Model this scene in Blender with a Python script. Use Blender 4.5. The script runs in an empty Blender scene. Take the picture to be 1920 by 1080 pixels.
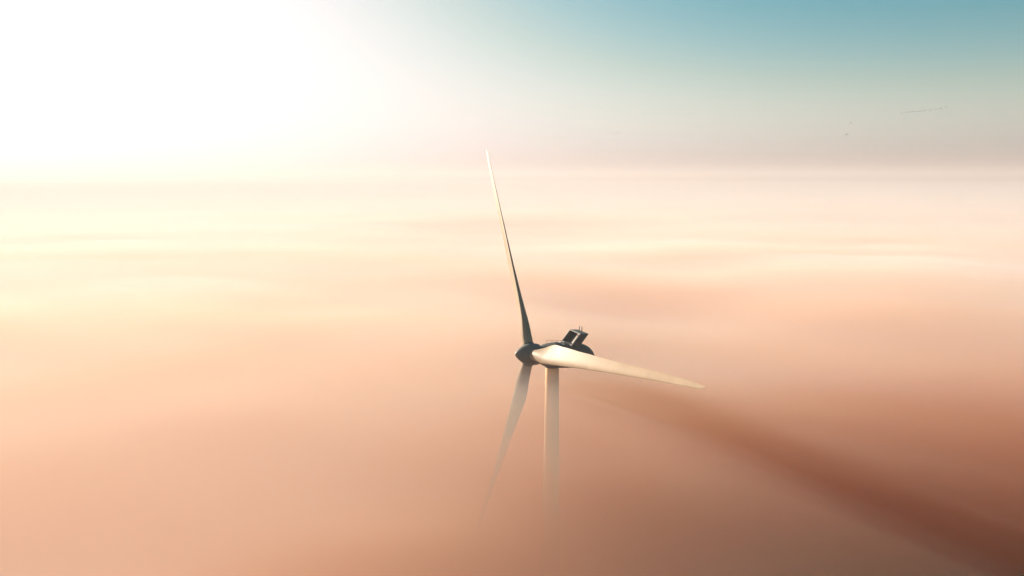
import bpy, bmesh, math, random
import numpy as np
from mathutils import Vector, Matrix

random.seed(4)
R = math.radians
scene = bpy.context.scene
col = scene.collection

# ------------------------------------------------------------------ camera
HUB_Z = 85.0                      # hub height above the ground
CAM_UP = 30.17                    # camera height above the hub
PITCH = 9.06
cam_data = bpy.data.cameras.new("camera")
cam_data.sensor_width = 36.0
cam_data.lens = 24.0
cam_data.clip_start = 0.5
cam_data.clip_end = 60000.0
cam = bpy.data.objects.new("camera", cam_data)
cam.location = (0.0, 0.0, HUB_Z + CAM_UP)
cam.rotation_euler = (R(90.0 - PITCH), 0.0, 0.0)
col.objects.link(cam)
scene.camera = cam

# ------------------------------------------------------------------ sky and sun
SUN_AZ = 46.0                     # degrees to the left of straight ahead
SUN_EL = 9.8
world = bpy.data.worlds.new("World")
scene.world = world
world.use_nodes = True
wn = world.node_tree
for n in list(wn.nodes):
    wn.nodes.remove(n)
wout = wn.nodes.new("ShaderNodeOutputWorld")
wbg = wn.nodes.new("ShaderNodeBackground")
sky = wn.nodes.new("ShaderNodeTexSky")
sky.sky_type = 'NISHITA'
sky.sun_disc = False
sky.sun_elevation = R(SUN_EL)
sky.sun_rotation = R(-SUN_AZ)
sky.altitude = 100.0
sky.air_density = 1.0
sky.dust_density = 3.4
sky.ozone_density = 1.0
# the photograph's colour: where the sky is bluer than it is red, take more of the red out of it
sep = wn.nodes.new("ShaderNodeSeparateColor"); comb = wn.nodes.new("ShaderNodeCombineColor")
wn.links.new(sky.outputs[0], sep.inputs[0])
def wmath(op, a, b_):
    m = wn.nodes.new("ShaderNodeMath"); m.operation = op
    for i, q in enumerate((a, b_)):
        if isinstance(q, (int, float)): m.inputs[i].default_value = q
        else: wn.links.new(q, m.inputs[i])
    return m.outputs[0]
SHOULDER = 4.0      # the glow round the sun is held back like the photograph's highlights
raw = [wmath('MULTIPLY', o_, wmath('DIVIDE', SHOULDER, wmath('ADD', sep.outputs[0], SHOULDER))) for o_ in sep.outputs[:3]]
ratio = wmath('POWER', wmath('DIVIDE', wmath('DIVIDE', sep.outputs[0], sep.outputs[2]), 0.86), 6.0)
glow = wmath('DIVIDE', ratio, wmath('ADD', ratio, 1.0))
raw = [raw[0]] + [wmath('MULTIPLY', q, wmath('ADD', wmath('MULTIPLY', glow, 1 - k), k)) for q, k in ((raw[1], 0.50), (raw[2], 0.57))]
wn.links.new(wmath('MULTIPLY', raw[0], glow), comb.inputs[0])
warm = wmath('MAXIMUM', wmath('DIVIDE', sep.outputs[0], sep.outputs[2]), 1.0)     # and where it is redder than blue, towards a pinkish white
wn.links.new(wmath('MULTIPLY', raw[1], wmath('POWER', warm, 0.18)), comb.inputs[1])
wn.links.new(wmath('MULTIPLY', raw[2], wmath('POWER', warm, 0.85)), comb.inputs[2])
wbg.inputs["Strength"].default_value = 0.081
wn.links.new(comb.outputs[0], wbg.inputs["Color"])
wn.links.new(wbg.outputs[0], wout.inputs["Surface"])

sun_data = bpy.data.lights.new("sun", 'SUN')
sun_data.energy = 5.0
sun_data.angle = R(1.4)
sun_data.color = (1.0, 0.815, 0.64)
sun = bpy.data.objects.new("sun", sun_data)
sdir = Vector((-math.sin(R(SUN_AZ)) * math.cos(R(SUN_EL)), math.cos(R(SUN_AZ)) * math.cos(R(SUN_EL)), math.sin(R(SUN_EL))))
sun.rotation_euler = sdir.to_track_quat('Z', 'Y').to_euler()
sun.location = sdir * 300 + Vector((0, 0, HUB_Z))
col.objects.link(sun)

vs = scene.view_settings
vs.view_transform = 'Standard'
vs.look = 'None'
vs.exposure = 2.27
vs.gamma = 1.0
vs.use_curve_mapping = False

cy = scene.cycles
cy.max_bounces = 16
cy.volume_bounces = 10
cy.transparent_max_bounces = 64
cy.diffuse_bounces = 3
cy.glossy_bounces = 3
cy.sample_clamp_indirect = 8.0
cy.use_denoising = True

# ------------------------------------------------------------------ helpers
def link(o, parent=None):
    col.objects.link(o)
    if parent is not None:
        o.parent = parent
    return o

def tag(o, label=None, cat=None, group=None, kind=None):
    if label: o["label"] = label
    if cat: o["category"] = cat
    if group: o["group"] = group
    if kind: o["kind"] = kind
    return o

def empty(name, loc):
    o = bpy.data.objects.new(name, None)
    o.empty_display_size = 0.5
    o.location = loc
    return link(o)

def mesh_obj(name, verts, faces, mat, parent=None, smooth=False):
    me = bpy.data.meshes.new(name)
    me.from_pydata([tuple(v) for v in verts], [], faces)
    me.update()
    bm = bmesh.new(); bm.from_mesh(me)
    bmesh.ops.recalc_face_normals(bm, faces=bm.faces)
    bm.to_mesh(me); bm.free()
    if smooth:
        for p in me.polygons: p.use_smooth = True
    me.materials.append(mat)
    return link(bpy.data.objects.new(name, me), parent)

def bm_obj(name, bm, mat, parent=None, smooth=False):
    me = bpy.data.meshes.new(name)
    bmesh.ops.recalc_face_normals(bm, faces=bm.faces)
    bm.to_mesh(me); bm.free()
    if smooth:
        for p in me.polygons: p.use_smooth = True
    me.materials.append(mat)
    return link(bpy.data.objects.new(name, me), parent)

def auto_smooth(o, deg=35):
    bm = bmesh.new(); bm.from_mesh(o.data)
    for f in bm.faces: f.smooth = True
    for e in bm.edges:
        if len(e.link_faces) == 2 and e.calc_face_angle(0) > R(deg):
            e.smooth = False
    bm.to_mesh(o.data); bm.free()

def prism(bm, corners8):
    """box from eight corners: bottom ring then top ring"""
    v = [bm.verts.new(c) for c in corners8]
    for f in ((0, 1, 2, 3), (4, 5, 6, 7), (0, 1, 5, 4), (1, 2, 6, 5), (2, 3, 7, 6), (3, 0, 4, 7)):
        bm.faces.new([v[i] for i in f])
    return v

def box(bm, lo, hi):
    x0, y0, z0 = lo; x1, y1, z1 = hi
    return prism(bm, [(x0, y0, z0), (x1, y0, z0), (x1, y1, z0), (x0, y1, z0), (x0, y0, z1), (x1, y0, z1), (x1, y1, z1), (x0, y1, z1)])

def loft(rings, cap0=True, cap1=True):
    verts, faces = [], []
    n = len(rings[0])
    for r in rings: verts += list(r)
    for k in range(len(rings) - 1):
        for i in range(n):
            j = (i + 1) % n
            faces.append((k * n + i, k * n + j, (k + 1) * n + j, (k + 1) * n + i))
    if cap0: faces.append(tuple(range(n)))
    if cap1: faces.append(tuple(range((len(rings) - 1) * n, len(rings) * n)))
    return verts, faces

def lathe_z(profile, n=48):
    """profile of (radius, z), bottom to top"""
    return loft([[(r * math.cos(2 * math.pi * i / n), r * math.sin(2 * math.pi * i / n), z) for i in range(n)] for r, z in profile])

def tube(bm, p0, p1, r, n=8):
    p0, p1 = Vector(p0), Vector(p1)
    d = (p1 - p0).normalized()
    a = d.orthogonal().normalized(); b = d.cross(a)
    r0 = [bm.verts.new(p0 + (a * math.cos(2 * math.pi * i / n) + b * math.sin(2 * math.pi * i / n)) * r) for i in range(n)]
    r1 = [bm.verts.new(p1 + (a * math.cos(2 * math.pi * i / n) + b * math.sin(2 * math.pi * i / n)) * r) for i in range(n)]
    for i in range(n):
        j = (i + 1) % n
        bm.faces.new((r0[i], r0[j], r1[j], r1[i]))
    bm.faces.new(r0); bm.faces.new(r1)

# ------------------------------------------------------------------ materials
def paint(name, base, rough=0.35, var=0.06, scale=0.6, streak=False, spec=0.3):
    m = bpy.data.materials.new(name); m.use_nodes = True
    nt = m.node_tree; b = nt.nodes["Principled BSDF"]
    tc = nt.nodes.new("ShaderNodeTexCoord")
    mp = nt.nodes.new("ShaderNodeMapping")
    mp.inputs["Scale"].default_value = (1, 1, 0.12) if streak else (1, 1, 1)
    nz = nt.nodes.new("ShaderNodeTexNoise")
    nz.inputs["Scale"].default_value = scale; nz.inputs["Detail"].default_value = 5
    nt.links.new(tc.outputs["Object"], mp.inputs["Vector"]); nt.links.new(mp.outputs[0], nz.inputs["Vector"])
    rp = nt.nodes.new("ShaderNodeValToRGB")
    rp.color_ramp.elements[0].position = 0.3; rp.color_ramp.elements[1].position = 0.75
    rp.color_ramp.elements[0].color = (*[c * (1 - 2 * var) for c in base], 1)
    rp.color_ramp.elements[1].color = (*[min(1, c * (1 + var)) for c in base], 1)
    nt.links.new(nz.outputs["Fac"], rp.inputs["Fac"]); nt.links.new(rp.outputs["Color"], b.inputs["Base Color"])
    mr = nt.nodes.new("ShaderNodeMapRange")
    mr.inputs["To Min"].default_value = rough - 0.06; mr.inputs["To Max"].default_value = rough + 0.08
    nt.links.new(nz.outputs["Fac"], mr.inputs["Value"]); nt.links.new(mr.outputs[0], b.inputs["Roughness"])
    b.inputs["Specular IOR Level"].default_value = spec
    return m

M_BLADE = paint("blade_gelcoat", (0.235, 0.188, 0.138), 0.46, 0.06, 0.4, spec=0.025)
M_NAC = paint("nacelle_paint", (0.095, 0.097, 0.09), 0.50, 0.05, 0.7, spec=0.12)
M_TOWER = paint("tower_fog_glow", (0.70, 0.42, 0.21), 0.55, 0.05, 0.5, streak=True)  # white tower; the orange glow of the fog is put into its base colour
M_DARK = paint("dark_seal", (0.035, 0.035, 0.035), 0.6, 0.1, 3.0)
M_RAD = paint("radiator_metal", (0.06, 0.055, 0.05), 0.5, 0.15, 4.0)
M_STEEL = paint("galvanised_steel", (0.13, 0.125, 0.12), 0.4, 0.08, 5.0)
M_VG = paint("fin_plastic", (0.75, 0.74, 0.72), 0.22, 0.02, 3.0)
M_RED = paint("red_lens", (0.45, 0.04, 0.02), 0.3, 0.05, 3.0)
M_BIRD = paint("bird_plumage", (0.13, 0.115, 0.10), 0.8, 0.2, 6.0)
M_SOIL = None

# ------------------------------------------------------------------ ground (under the fog)
def ground_material():
    m = bpy.data.materials.new("field_soil"); m.use_nodes = True
    nt = m.node_tree; b = nt.nodes["Principled BSDF"]
    tc = nt.nodes.new("ShaderNodeTexCoord")
    nz = nt.nodes.new("ShaderNodeTexNoise"); nz.inputs["Scale"].default_value = 0.012; nz.inputs["Detail"].default_value = 8
    nt.links.new(tc.outputs["Object"], nz.inputs["Vector"])
    rp = nt.nodes.new("ShaderNodeValToRGB")
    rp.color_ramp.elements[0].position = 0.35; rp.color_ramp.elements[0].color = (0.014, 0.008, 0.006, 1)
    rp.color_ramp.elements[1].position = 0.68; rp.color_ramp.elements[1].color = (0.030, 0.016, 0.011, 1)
    nt.links.new(nz.outputs["Fac"], rp.inputs["Fac"]); nt.links.new(rp.outputs["Color"], b.inputs["Base Color"])
    b.inputs["Roughness"].default_value = 0.95
    b.inputs["Specular IOR Level"].default_value = 0.05
    return m
FAR = 14000.0
NG = 221
tt = np.linspace(-1, 1, NG)
def spread(t, reach, k): return reach * np.sinh(k * t) / math.sinh(k)
def grid_mesh(name, X, Y, Z, low=None):
    """a sheet of quads over the grid, closed by a second sheet at the heights LOW when given"""
    n = X.shape[0]
    verts = np.stack([X.ravel(), Y.ravel(), Z.ravel()], -1)
    idx = np.arange(n * n).reshape(n, n)
    quads = np.stack([idx[:-1, :-1], idx[1:, :-1], idx[1:, 1:], idx[:-1, 1:]], -1).reshape(-1, 4)
    if low is not None:
        ring = np.concatenate([idx[:-1, 0], idx[-1, :-1], idx[:0:-1, -1], idx[0, :0:-1]])
        nxt = np.roll(ring, -1)
        sides = np.stack([nxt, ring, ring + n * n, nxt + n * n], -1)
        verts = np.concatenate([verts, np.stack([X.ravel(), Y.ravel(), low.ravel()], -1)])
        quads = np.concatenate([quads, quads[:, ::-1] + n * n, sides])
    me = bpy.data.meshes.new(name)
    me.vertices.add(len(verts)); me.vertices.foreach_set("co", verts.ravel())
    me.loops.add(quads.size); me.loops.foreach_set("vertex_index", quads.ravel().astype(np.int32))
    me.polygons.add(len(quads)); me.polygons.foreach_set("loop_start", (np.arange(len(quads)) * 4).astype(np.int32))
    me.polygons.foreach_set("use_smooth", np.ones(len(quads), dtype=bool))
    me.update(calc_edges=True); me.validate()
    return me
def bump(x, y, cx, cy_, sx, sy, h, rot=0.0):
    c, s = math.cos(R(rot)), math.sin(R(rot))
    u = ((x - cx) * c + (y - cy_) * s) / sx; v = (-(x - cx) * s + (y - cy_) * c) / sy
    return h * np.exp(-(u * u + v * v))
TX, TY = np.meshgrid(spread(tt, FAR, 6.2), 90.0 + spread(tt, FAR - 90, 6.2), indexing='ij')
def terrain(x, y):
    # a broad hill added under the fog to darken the lower right corner
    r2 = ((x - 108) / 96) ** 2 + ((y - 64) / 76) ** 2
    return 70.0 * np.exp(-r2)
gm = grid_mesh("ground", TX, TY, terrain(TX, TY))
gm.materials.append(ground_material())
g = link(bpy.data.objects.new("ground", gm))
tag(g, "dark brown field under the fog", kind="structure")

# ------------------------------------------------------------------ fog sea
def volume_mat(name, density, color, g_):
    m = bpy.data.materials.new(name); m.use_nodes = True
    nt = m.node_tree
    for n in list(nt.nodes): nt.nodes.remove(n)
    out = nt.nodes.new("ShaderNodeOutputMaterial")
    v = nt.nodes.new("ShaderNodeVolumePrincipled")
    v.inputs["Color"].default_value = (*color, 1)
    v.inputs["Density"].default_value = density
    v.inputs["Anisotropy"].default_value = g_
    nt.links.new(v.outputs[0], out.inputs["Volume"])
    return m

def smooth_noise(x, y, seed, octaves):
    """smooth value noise summed over octaves of (wavelength x, wavelength y, amplitude, heading)"""
    rng = np.random.RandomState(seed)
    out = np.zeros_like(x)
    for lx, ly, amp, head in octaves:
        tab = rng.uniform(-1, 1, (256, 256))
        c, s = math.cos(R(head)), math.sin(R(head))
        u = (x * c + y * s) / lx + rng.uniform(0, 256); v = (-x * s + y * c) / ly + rng.uniform(0, 256)
        iu, iv = np.floor(u).astype(int), np.floor(v).astype(int)
        fu, fv = u - iu, v - iv
        fu = fu ** 3 * (fu * (fu * 6 - 15) + 10); fv = fv ** 3 * (fv * (fv * 6 - 15) + 10)
        g00 = tab[iu % 256, iv % 256]; g10 = tab[(iu + 1) % 256, iv % 256]
        g01 = tab[iu % 256, (iv + 1) % 256]; g11 = tab[(iu + 1) % 256, (iv + 1) % 256]
        out += amp * ((g00 * (1 - fu) + g10 * fu) * (1 - fv) + (g01 * (1 - fu) + g11 * fu) * fv)
    return out

GX, GY = np.meshgrid(spread(tt, 13500.0, 6.2), 90.0 + spread(tt, 13400.0, 6.2), indexing='ij')

SWELL = [(900, 420, 2.2, 8), (380, 170, 1.9, -10), (170, 60, 2.2, 24), (80, 30, 1.7, -22), (42, 18, 1.0, 30)]
def relief(x, y):
    z = smooth_noise(x, y, 11, SWELL)
    z += bump(x, y, 12, 500, 85, 130, -16)            # long trough behind the blade
    z += bump(x, y, 150, 235, 90, 75, 5, 20)         # rising bank on the right
    z += bump(x, y, 30, 185, 34, 40, -8, 20)         # gap behind the nacelle
    return z
CALM = 0.12 + 0.46 * np.exp(-(np.hypot(GX, GY) / 480.0) ** 2)
BASE = (relief(GX, GY) - float(relief(np.array([[5.0]]), np.array([[118.0]]))[0, 0])) * CALM     # the fog lies smoother over the open plain
HOLLOW = bump(GX, GY, 82, 60, 58, 55, 1.0)           # fog thinned over the added hill to keep that corner dark
VEIL = np.clip((GY - 50.0) / 130.0 + np.clip((-GX + 12.0) / 75.0, 0, 1), 0, 1); VEIL = 0.24 + 0.76 * VEIL * VEIL * (3 - 2 * VEIL)     # the pale top stratum is thinner on the near side
FLOOR_Z = 24.0

FOG_G = 0.25
def fog_layer(top, thick, follow, seed, density, color, g_=FOG_G):
    """one stratum of the fog: a wavy top and, THICK metres lower (or at the valley floor), its underside"""
    Z = HUB_Z + top + follow * BASE - (12.0 if thick else 54.0) * HOLLOW + 1.1 * CALM * smooth_noise(GX, GY, seed, [(120, 50, 2.0, 15 - 6 * seed % 30), (48, 17, 1.3, -20)])
    if thick is None:
        low = np.full_like(Z, FLOOR_Z + top * 0.1)
    else:
        low = Z - thick * (1 - 0.98 * HOLLOW) * VEIL + 0.4 * smooth_noise(GX, GY, seed + 50, [(90, 70, 1.5, 40)])
    Z = np.maximum(Z, low + 0.3)
    me = grid_mesh("fog", GX, GY, Z, low)
    me.materials.append(volume_mat("fog_volume", density, color, g_))
    o = link(bpy.data.objects.new("fog", me))
    tag(o, "soft low fog bank filling the valley round the tower", kind="stuff")
    return o

PALE = (0.46, 0.47, 0.485)
ROSE = (0.87, 0.87, 0.87)
WARM = (1.0, 0.80, 0.55)
DEEP = (1.0, 0.39, 0.08)
for args in (
    (4.5, 12.0, 0.6, 20, 0.0018, PALE, 0.05),
    (-0.5, 7.5, 0.8, 21, 0.0085, PALE, 0.05),
    (-2.5, 7.0, 1.0, 22, 0.0085, ROSE, 0.10),
    (-4.5, 7.0, 1.0, 23, 0.0115, WARM),
    (-7.5, None, 1.0, 24, 0.009, WARM),
    (-14.0, None, 1.0, 25, 0.020, DEEP),
    (-26.0, None, 1.0, 26, 0.060, DEEP),
):
    fog_layer(*args)

bm = bmesh.new()
box(bm, (-14200, -14200, -4.0), (14200, 14200, HUB_Z + CAM_UP + 118.0))
h = bm_obj("haze", bm, volume_mat("haze_volume", 0.00022, (0.385, 0.385, 0.40), 0.17))
tag(h, "thin pale haze over the fog sea", kind="stuff")

# ------------------------------------------------------------------ wind turbine
PHI, TILT, THETA, LB = 23.17, 5.95, -38.9, 46.7
HUB = Vector((3.15, 115.85, HUB_Z))
axis = Vector((-math.cos(R(PHI)) * math.cos(R(TILT)), -math.sin(R(PHI)) * math.cos(R(TILT)), math.sin(R(TILT))))
side = Vector((math.sin(R(PHI)), -math.cos(R(PHI)), 0))       # towards the camera side
upv = side.cross(axis)
if upv.z < 0: upv = -upv
TOWER_BACK = 4.35
flat = Vector((axis.x, axis.y, 0)).normalized()
base_xy = HUB - flat * TOWER_BACK
TB = float(terrain(np.array(base_xy.x), np.array(base_xy.y))) - 0.3      # the tower stands on the foot of the added hill
root = empty("wind_turbine", (base_xy.x, base_xy.y, TB))
tag(root, "white three bladed wind turbine rising out of the fog, box cooler on its nacelle", "wind turbine")
OFF = Vector((-base_xy.x, -base_xy.y, -TB))

# tower: tapered tube with flange rings
prof = []
TT = HUB_Z - 2.75 - TB
for k in range(13):
    t = k / 12
    prof.append((2.15 + (1.19 - 2.15) * t ** 0.9, TT * t))
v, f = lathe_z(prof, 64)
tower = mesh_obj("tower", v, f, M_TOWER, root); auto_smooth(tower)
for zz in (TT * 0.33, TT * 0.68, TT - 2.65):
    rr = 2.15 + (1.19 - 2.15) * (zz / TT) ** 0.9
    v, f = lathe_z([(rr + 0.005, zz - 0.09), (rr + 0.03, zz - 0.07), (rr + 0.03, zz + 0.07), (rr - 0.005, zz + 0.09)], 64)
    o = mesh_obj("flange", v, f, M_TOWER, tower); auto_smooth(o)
v, f = lathe_z([(1.19, TT - 0.02), (1.42, TT + 0.05), (1.42, TT + 0.42), (1.25, TT + 0.62)], 48)
o = mesh_obj("yaw_ring", v, f, M_NAC, root); auto_smooth(o)

# nacelle frame: x along the axis (upwind +), y towards the camera side, z up
NM = Matrix((( axis.x, side.x, upv.x), (axis.y, side.y, upv.y), (axis.z, side.z, upv.z))).to_4x4()
NM.translation = HUB + OFF

def superellipse(cx, hw, zt, zb, e, n=40):
    zc, hh = (zt + zb) / 2, (zt - zb) / 2
    ring = []
    for i in range(n):
        a = 2 * math.pi * i / n
        c, s = math.cos(a), math.sin(a)
        ring.append((cx, hw * math.copysign(abs(c) ** (2 / e), c), zc + hh * math.copysign(abs(s) ** (2 / e), s)))
    return ring

sections = [  # axial position, half width, top, bottom, squareness
    (-1.75, 1.45, 1.35, -1.50, 2.2),
    (-2.10, 1.58, 1.50, -1.75, 2.4),
    (-2.80, 1.78, 1.68, -2.05, 3.0),
    (-3.80, 1.92, 1.88, -2.20, 3.6),
    (-5.00, 1.98, 2.02, -2.25, 4.0),
    (-7.00, 2.00, 2.08, -2.25, 4.2),
    (-8.60, 2.00, 2.06, -2.22, 4.0),
    (-9.60, 1.99, 2.02, -2.18, 3.8),
    (-10.50, 1.97, 1.88, -2.06, 3.6),
    (-11.20, 1.92, 1.55, -1.88, 3.4),
    (-11.75, 1.84, 1.05, -1.58, 3.2),
    (-12.10, 1.72, 0.45, -1.20, 3.0),
    (-12.22, 1.50, 0.00, -0.85, 3.0),
]
v, f = loft([superellipse(*s) for s in sections])
nac = mesh_obj("nacelle", v, f, M_NAC, root); auto_smooth(nac, 30); nac.matrix_local = NM

def nac_part(name, bm, mat, parent=None, smooth=False):
    """a part of the nacelle: a child of the nacelle unless it is an own part of the turbine"""
    o = bm_obj(name, bm, mat, parent or nac)
    if smooth: auto_smooth(o)
    if parent is root: o.matrix_local = NM
    return o

# seams of the nacelle shell, roof hatch, side vents, rear cover
for xs, hw, zt, zb, e in ((-5.9, 1.995, 2.055, -2.25, 4.1), (-9.0, 1.995, 2.01, -2.19, 3.9)):
    rings = [superellipse(xs + d, hw + o_, zt + o_, zb - o_, e) for d, o_ in ((-0.05, -0.01), (-0.04, 0.022), (0.04, 0.022), (0.05, -0.01))]
    v, f = loft(rings)
    o = mesh_obj("shell_seam", v, f, M_NAC, nac); auto_smooth(o)
bm = bmesh.new(); box(bm, (-5.4, -0.5, 2.0), (-4.5, 0.5, 2.13)); nac_part("roof_hatch", bm, M_NAC)
bm = bmesh.new()
for k in range(5):
    z0 = -0.55 + k * 0.24
    prism(bm, [(-8.3, 1.97, z0), (-7.2, 1.97, z0), (-7.2, 2.06, z0), (-8.3, 2.06, z0), (-8.3, 1.97, z0 + 0.15), (-7.2, 1.97, z0 + 0.15), (-7.2, 2.01, z0 + 0.15), (-8.3, 2.01, z0 + 0.15)])
o = nac_part("vent_louvre", bm, M_DARK); tag(o, kind="stuff")
# roof rail along both sides ahead of the cooler
for sy in (-1.25, 1.25):
    bm = bmesh.new()
    for xs in (-3.6, -4.7, -5.8, -6.7):
        tube(bm, (xs, sy, 1.75), (xs, sy, 2.26), 0.028, 6)
    tube(bm, (-3.6, sy, 2.25), (-6.7, sy, 2.25), 0.028, 6)
    nac_part("roof_rail", bm, M_STEEL)

# cooler: an open scoop that leans back over the rear of the roof
CB, CT, CH, CW = -6.95, -8.45, 2.15, 1.93      # front edge at bottom / top, height, half width
CD = 1.72                                       # depth front to back
Z0 = 2.02
def cool(x_off, y, t): return (CB + (CT - CB) * t - x_off, y, Z0 + CH * t)
cool_root = bmesh.new()
t0 = 1 - 0.13 / CH
prism(cool_root, [cool(0, -CW, t0), cool(0, CW, t0), cool(CD, CW, t0), cool(CD, -CW, t0), cool(0, -CW, 1), cool(0, CW, 1), cool(CD, CW, 1), cool(CD, -CW, 1)])
cooler = nac_part("cooler", cool_root, M_NAC, root)
def panel(name, y0, y1, mat, x0=0.0, x1=CD, ta=-0.08, tb=t0 - 0.001):
    bm = bmesh.new()
    prism(bm, [cool(x0, y0, ta), cool(x0, y1, ta), cool(x1, y1, ta), cool(x1, y0, ta), cool(x0, y0, tb), cool(x0, y1, tb), cool(x1, y1, tb), cool(x1, y0, tb)])
    return bm_obj(name, bm, mat, cooler)
panel("side_panel", CW - 0.14, CW - 0.002, M_NAC)
panel("side_panel", -CW + 0.002, -CW + 0.14, M_NAC)
panel("radiator", -CW + 0.15, 0.55, M_RAD, 0.95, 1.25, 0.0, t0 - 0.004)
panel("radiator", 0.62, CW - 0.15, M_RAD, 0.95, 1.25, 0.0, t0 - 0.004)
panel("post", 0.56, 0.61, M_NAC, 0.85, 1.30, 0.0, t0 - 0.003)
panel("base_plate", -CW + 0.145, CW - 0.145, M_NAC, 0.05, CD, -0.07, 0.03)
panel("inner_duct", CW - 0.52, CW - 0.15, M_BLADE, 0.12, 0.60, 0.36, t0 - 0.003)
bm = bmesh.new()
c = Vector(cool(0.06, CW - 0.36, 0.80))
tube(bm, c + Vector((0, 0, -0.14)), c + Vector((0, 0, 0.14)), 0.10, 10)
bm_obj("warning_light", bm, M_RED, cooler)
for px_, py_, hh in ((-0.62, 0.35, 1.05), (-0.50, 1.45, 1.15)):
    bm = bmesh.new()
    b0 = Vector((CT + px_, py_, Z0 + CH - 0.01))
    tube(bm, b0, b0 + Vector((0, 0, hh)), 0.075, 8)
    tube(bm, b0, b0 + Vector((0, 0, 0.12)), 0.10, 8)
    bm_obj("sensor_mast", bm, M_STEEL, cooler)

# spinner: pointed nose cone
sp = [(-1.55, 1.60), (-1.50, 1.78), (-1.2, 1.86), (-0.4, 1.92), (0.3, 1.88), (0.9, 1.70), (1.5, 1.40), (2.0, 1.06), (2.4, 0.72), (2.65, 0.45), (2.80, 0.22), (2.85, 0.03)]
rings = [[(x, r * math.cos(2 * math.pi * i / 56), r * math.sin(2 * math.pi * i / 56)) for i in range(56)] for x, r in sp]
v, f = loft(rings)
spin = mesh_obj("spinner", v, f, M_NAC, root); auto_smooth(spin, 40); spin.matrix_local = NM
rings = [[(x, 1.40 * math.cos(2 * math.pi * i / 40), 1.40 * math.sin(2 * math.pi * i / 40)) for i in range(40)] for x in (-1.80, -1.50)]
v, f = loft(rings)
o = mesh_obj("main_bearing", v, f, M_DARK, root); auto_smooth(o); o.matrix_local = NM

# blade: sections lofted from a round root to a thin tip
def lerp_tab(tab, r):
    for (a, va), (b, vb) in zip(tab, tab[1:]):
        if r <= b:
            t = (r - a) / (b - a); t = t * t * (3 - 2 * t) * 0.5 + t * 0.5
            return va + (vb - va) * t
    return tab[-1][1]
CHORD = [(1.3, 1.90), (2.6, 1.92), (4.2, 2.45), (6.5, 3.25), (8.5, 3.42), (12, 3.05), (18, 2.45), (25, 1.90), (32, 1.48), (38, 1.18), (42, 0.95), (44.6, 0.74), (46.0, 0.48), (46.7, 0.12)]
THICK = [(1.3, 1.0), (2.6, 0.98), (4.2, 0.74), (6.5, 0.46), (8.5, 0.37), (12, 0.30), (18, 0.25), (25, 0.22), (32, 0.20), (40, 0.18), (46.7, 0.18)]
TWIST = [(1.3, 16.0), (6.0, 15.0), (9.0, 12.5), (14, 9.0), (20, 6.0), (28, 3.0), (36, 1.0), (46.7, 0.0)]
AXISP = [(1.3, 0.5), (2.6, 0.5), (8.5, 0.34), (20, 0.31), (36, 0.32), (43, 0.40), (46.7, 0.62)]
PITCHB = 1.0
def blade_mesh():
    rs = [1.3, 1.8, 2.2, 2.6, 3.0, 3.5, 4.0, 4.6, 5.3, 6.0, 6.8, 7.6, 8.5, 9.5, 11, 12.5, 14.5, 17, 20, 23, 26, 29, 32, 35, 37.5, 39.5, 41, 42.3, 43.5, 44.5, 45.3, 45.9, 46.4, 46.7]
    N = 44
    rings = []
    for r in rs:
        ch, th, tw, ax = lerp_tab(CHORD, r), lerp_tab(THICK, r), lerp_tab(TWIST, r) + PITCHB, lerp_tab(AXISP, r)
        mix = min(1.0, max(0.0, (r - 2.4) / 5.0)); mix = mix * mix * (3 - 2 * mix)
        bend = 0.45 * (r / LB) ** 2
        ring = []
        for i in range(N):
            a = 2 * math.pi * i / N
            xc = 0.5 + 0.5 * math.cos(a)                     # 0 leading edge .. 1 trailing edge
            circ = 0.5 * math.sin(a)
            yt = 5 * th * (0.2969 * math.sqrt(max(xc, 0)) - 0.1260 * xc - 0.3516 * xc ** 2 + 0.2843 * xc ** 3 - 0.1036 * xc ** 4)
            camb = 0.045 * 4 * xc * (1 - xc)
            foil = camb + math.copysign(yt, math.sin(a)) if abs(math.sin(a)) > 1e-9 else camb
            if math.sin(a) < 0: foil = camb - yt * 0.88
            y = (circ * th * (1 - mix) + foil * mix) * ch
            x = (ax - xc) * ch
            ct, st = math.cos(R(tw)), math.sin(R(tw))
            # local axes: X = direction of motion, Y = upwind, Z = span
            ring.append((x * ct + y * st, x * st - y * ct + bend, r))
        rings.append(ring)
    return loft(rings)
bv, bf = blade_mesh()
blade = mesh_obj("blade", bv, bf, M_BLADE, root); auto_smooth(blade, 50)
def ring_collar(name, r0, r1, z0, z1, mat, parent):
    v, f = lathe_z([(r0, z0), (r1, z0 + 0.03), (r1, z1 - 0.03), (r0, z1)], 40)
    o = mesh_obj(name, v, f, mat, parent); auto_smooth(o); return o
collar = ring_collar("root_collar", 1.0, 1.06, 1.42, 1.92, M_NAC, blade)
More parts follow.
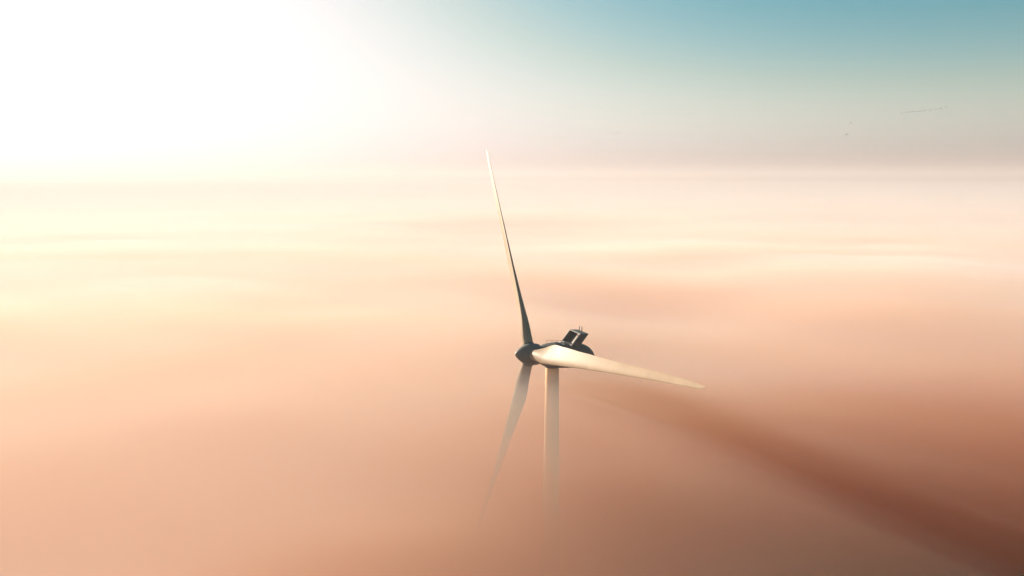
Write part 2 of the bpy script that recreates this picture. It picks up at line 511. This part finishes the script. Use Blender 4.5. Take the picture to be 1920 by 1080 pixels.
# small fins in a row on the suction side near the trailing edge
bm = bmesh.new()
for k in range(26):
    r = 5.2 + k * 0.30
    ch, th, tw, ax = lerp_tab(CHORD, r), lerp_tab(THICK, r), lerp_tab(TWIST, r) + PITCHB, lerp_tab(AXISP, r)
    xc = 0.52
    yt = 5 * th * (0.2969 * math.sqrt(xc) - 0.1260 * xc - 0.3516 * xc ** 2 + 0.2843 * xc ** 3 - 0.1036 * xc ** 4)
    camb = 0.045 * 4 * xc * (1 - xc)
    ct, st = math.cos(R(tw)), math.sin(R(tw))
    def pt(dx, dy, dz):
        x = (ax - xc) * ch + dx; y = (camb + yt) * ch * 0.98 + dy
        return (x * ct + y * st, x * st - y * ct, r + dz)
    sg = 0.05 if k % 2 else -0.05
    v4 = [bm.verts.new(pt(*p)) for p in ((0.15, 0, -sg), (-0.15, 0, sg), (-0.15, 0.09, sg), (0.15, 0, -sg + 0.03), (-0.15, 0, sg + 0.03), (-0.15, 0.09, sg + 0.03))]
    for fc in ((0, 1, 2), (3, 4, 5), (0, 1, 4, 3), (1, 2, 5, 4), (0, 3, 5, 2)):
        bm.faces.new([v4[i] for i in fc])
fins = bm_obj("fin_row", bm, M_VG, blade); tag(fins, kind="stuff")

def blade_matrix(theta):
    span = upv * math.cos(theta) + side * math.sin(theta)
    mot = -upv * math.sin(theta) + side * math.cos(theta)
    m = Matrix(((mot.x, axis.x, span.x), (mot.y, axis.y, span.y), (mot.z, axis.z, span.z))).to_4x4()
    m.translation = HUB + OFF
    return m
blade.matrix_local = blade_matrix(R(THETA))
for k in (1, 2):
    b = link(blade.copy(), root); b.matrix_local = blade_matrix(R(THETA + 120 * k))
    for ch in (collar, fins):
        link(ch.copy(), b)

# ------------------------------------------------------------------ birds
def bird_mesh(flap):
    """a duck in flight: spindle body with neck and tail, two swept wings; nose towards +x, span 0.95 m"""
    bm = bmesh.new()
    rows = [(-0.30, 0.012, 0.05), (-0.22, 0.03, 0.05), (-0.10, 0.065, 0.055), (0.02, 0.075, 0.065), (0.12, 0.055, 0.05), (0.20, 0.03, 0.03), (0.28, 0.032, 0.034), (0.33, 0.02, 0.018), (0.37, 0.008, 0.006)]
    rings = []
    for x, rz, ry in rows:
        rings.append([bm.verts.new((x, ry * math.cos(2 * math.pi * i / 8), rz * math.sin(2 * math.pi * i / 8))) for i in range(8)])
    for a, b in zip(rings, rings[1:]):
        for i in range(8):
            bm.faces.new((a[i], a[(i + 1) % 8], b[(i + 1) % 8], b[i]))
    bm.faces.new(rings[0]); bm.faces.new(rings[-1])
    return bm
def wing_mesh(flap, s):
    bm = bmesh.new()
    st = [(0.04, 0.10, -0.09, 0.0), (0.20, 0.12, -0.07, math.sin(flap) * 0.16), (0.36, 0.06, -0.08, math.sin(flap) * 0.27), (0.475, -0.03, -0.08, math.sin(flap) * 0.33)]
    rows = []
    for y, xf, xb, z in st:
        t = 0.012
        rows.append([bm.verts.new(p) for p in ((xf, s * y, z), ((xf + xb) / 2, s * y, z + t), (xb, s * y, z), ((xf + xb) / 2, s * y, z - t * 0.4))])
    for a, b in zip(rows, rows[1:]):
        for i in range(4):
            bm.faces.new((a[i], a[(i + 1) % 4], b[(i + 1) % 4], b[i]))
    bm.faces.new(rows[0]); bm.faces.new(rows[-1])
    return bm
kinds = []
for flap in (0.7, 0.15, -0.45):
    b = bm_obj("bird", bird_mesh(flap), M_BIRD, None, True)
    w = [bm_obj("wing", wing_mesh(flap, s), M_BIRD, b) for s in (-1, 1)]
    kinds.append((b, w))
used = set()
def place_bird(kind, loc, heading, bank, size, label, group):
    src, wings = kinds[kind]
    if kind in used:
        o = link(src.copy())
        for w in wings: link(w.copy(), o)
    else:
        used.add(kind); o = src
    o.location = loc
    o.rotation_euler = (R(bank), 0, R(heading))
    o.scale = (size * 2.0,) * 3
    tag(o, label, "bird", group)

def aim(px, py, dist):
    """the point DIST metres out from the viewpoint along a bearing read off the 1920 px wide photograph"""
    d = Vector(((px - 960) / 1280.0, 1.0, -(py - 540) / 1280.0))
    c, s = math.cos(R(PITCH)), math.sin(R(PITCH))
    d = Vector((d.x, d.y * c + d.z * s, -d.y * s + d.z * c)).normalized()
    return cam.location + d * dist
ORD = ["leftmost", "second from the left", "third from the left and darkest", "fourth from the left", "fifth from the left", "sixth from the left", "fifth from the right", "fourth from the right", "third from the right", "second from the right", "rightmost"]
LINE = [(1690.5, 212.3), (1698.3, 210.3), (1705, 210.2), (1711.5, 209.6), (1718, 209), (1724.5, 208.5), (1733.5, 207.6), (1744.5, 206.5), (1754, 204.6), (1763.5, 203.7), (1774, 200.5)]
for i, (px, py) in enumerate(LINE):
    place_bird(i % 3 if i != 2 else 1, aim(px, py, 560 + (i * 7) % 21), 104 + (i * 29) % 53, -6 + (i * 5) % 13, 1.15 if i == 2 else 0.95 + 0.05 * (i % 3),
               "small dark bird, %s in the long slanting line of birds" % ORD[i], "birds flying in a slanting line")
FOUR = [(1144.5, 250.2), (1150.7, 249.4), (1155, 250.5), (1160.5, 248.4)]
for i, (px, py) in enumerate(FOUR):
    place_bird((i + 1) % 3, aim(px, py, 560 + i * 9), 112 + i * 9, 4 - 3 * i, 1.0,
               "tiny grey bird, %s of four close together" % ["first from the left", "second from the left", "third from the left and lowest", "last and highest"][i], "four birds flying close together")
place_bird(2, aim(1310.3, 240.3, 500), 95, 0, 0.9, "lone speck of a bird in the pale sky between the two flocks", None)
place_bird(0, aim(1595.5, 230.5, 520), 120, 10, 0.85, "tiny lone bird just above the larger tilted bird", None)
place_bird(1, aim(1587, 252, 360), 62, -26, 2.0, "largest bird, wings tilted, below the long line of birds", None)
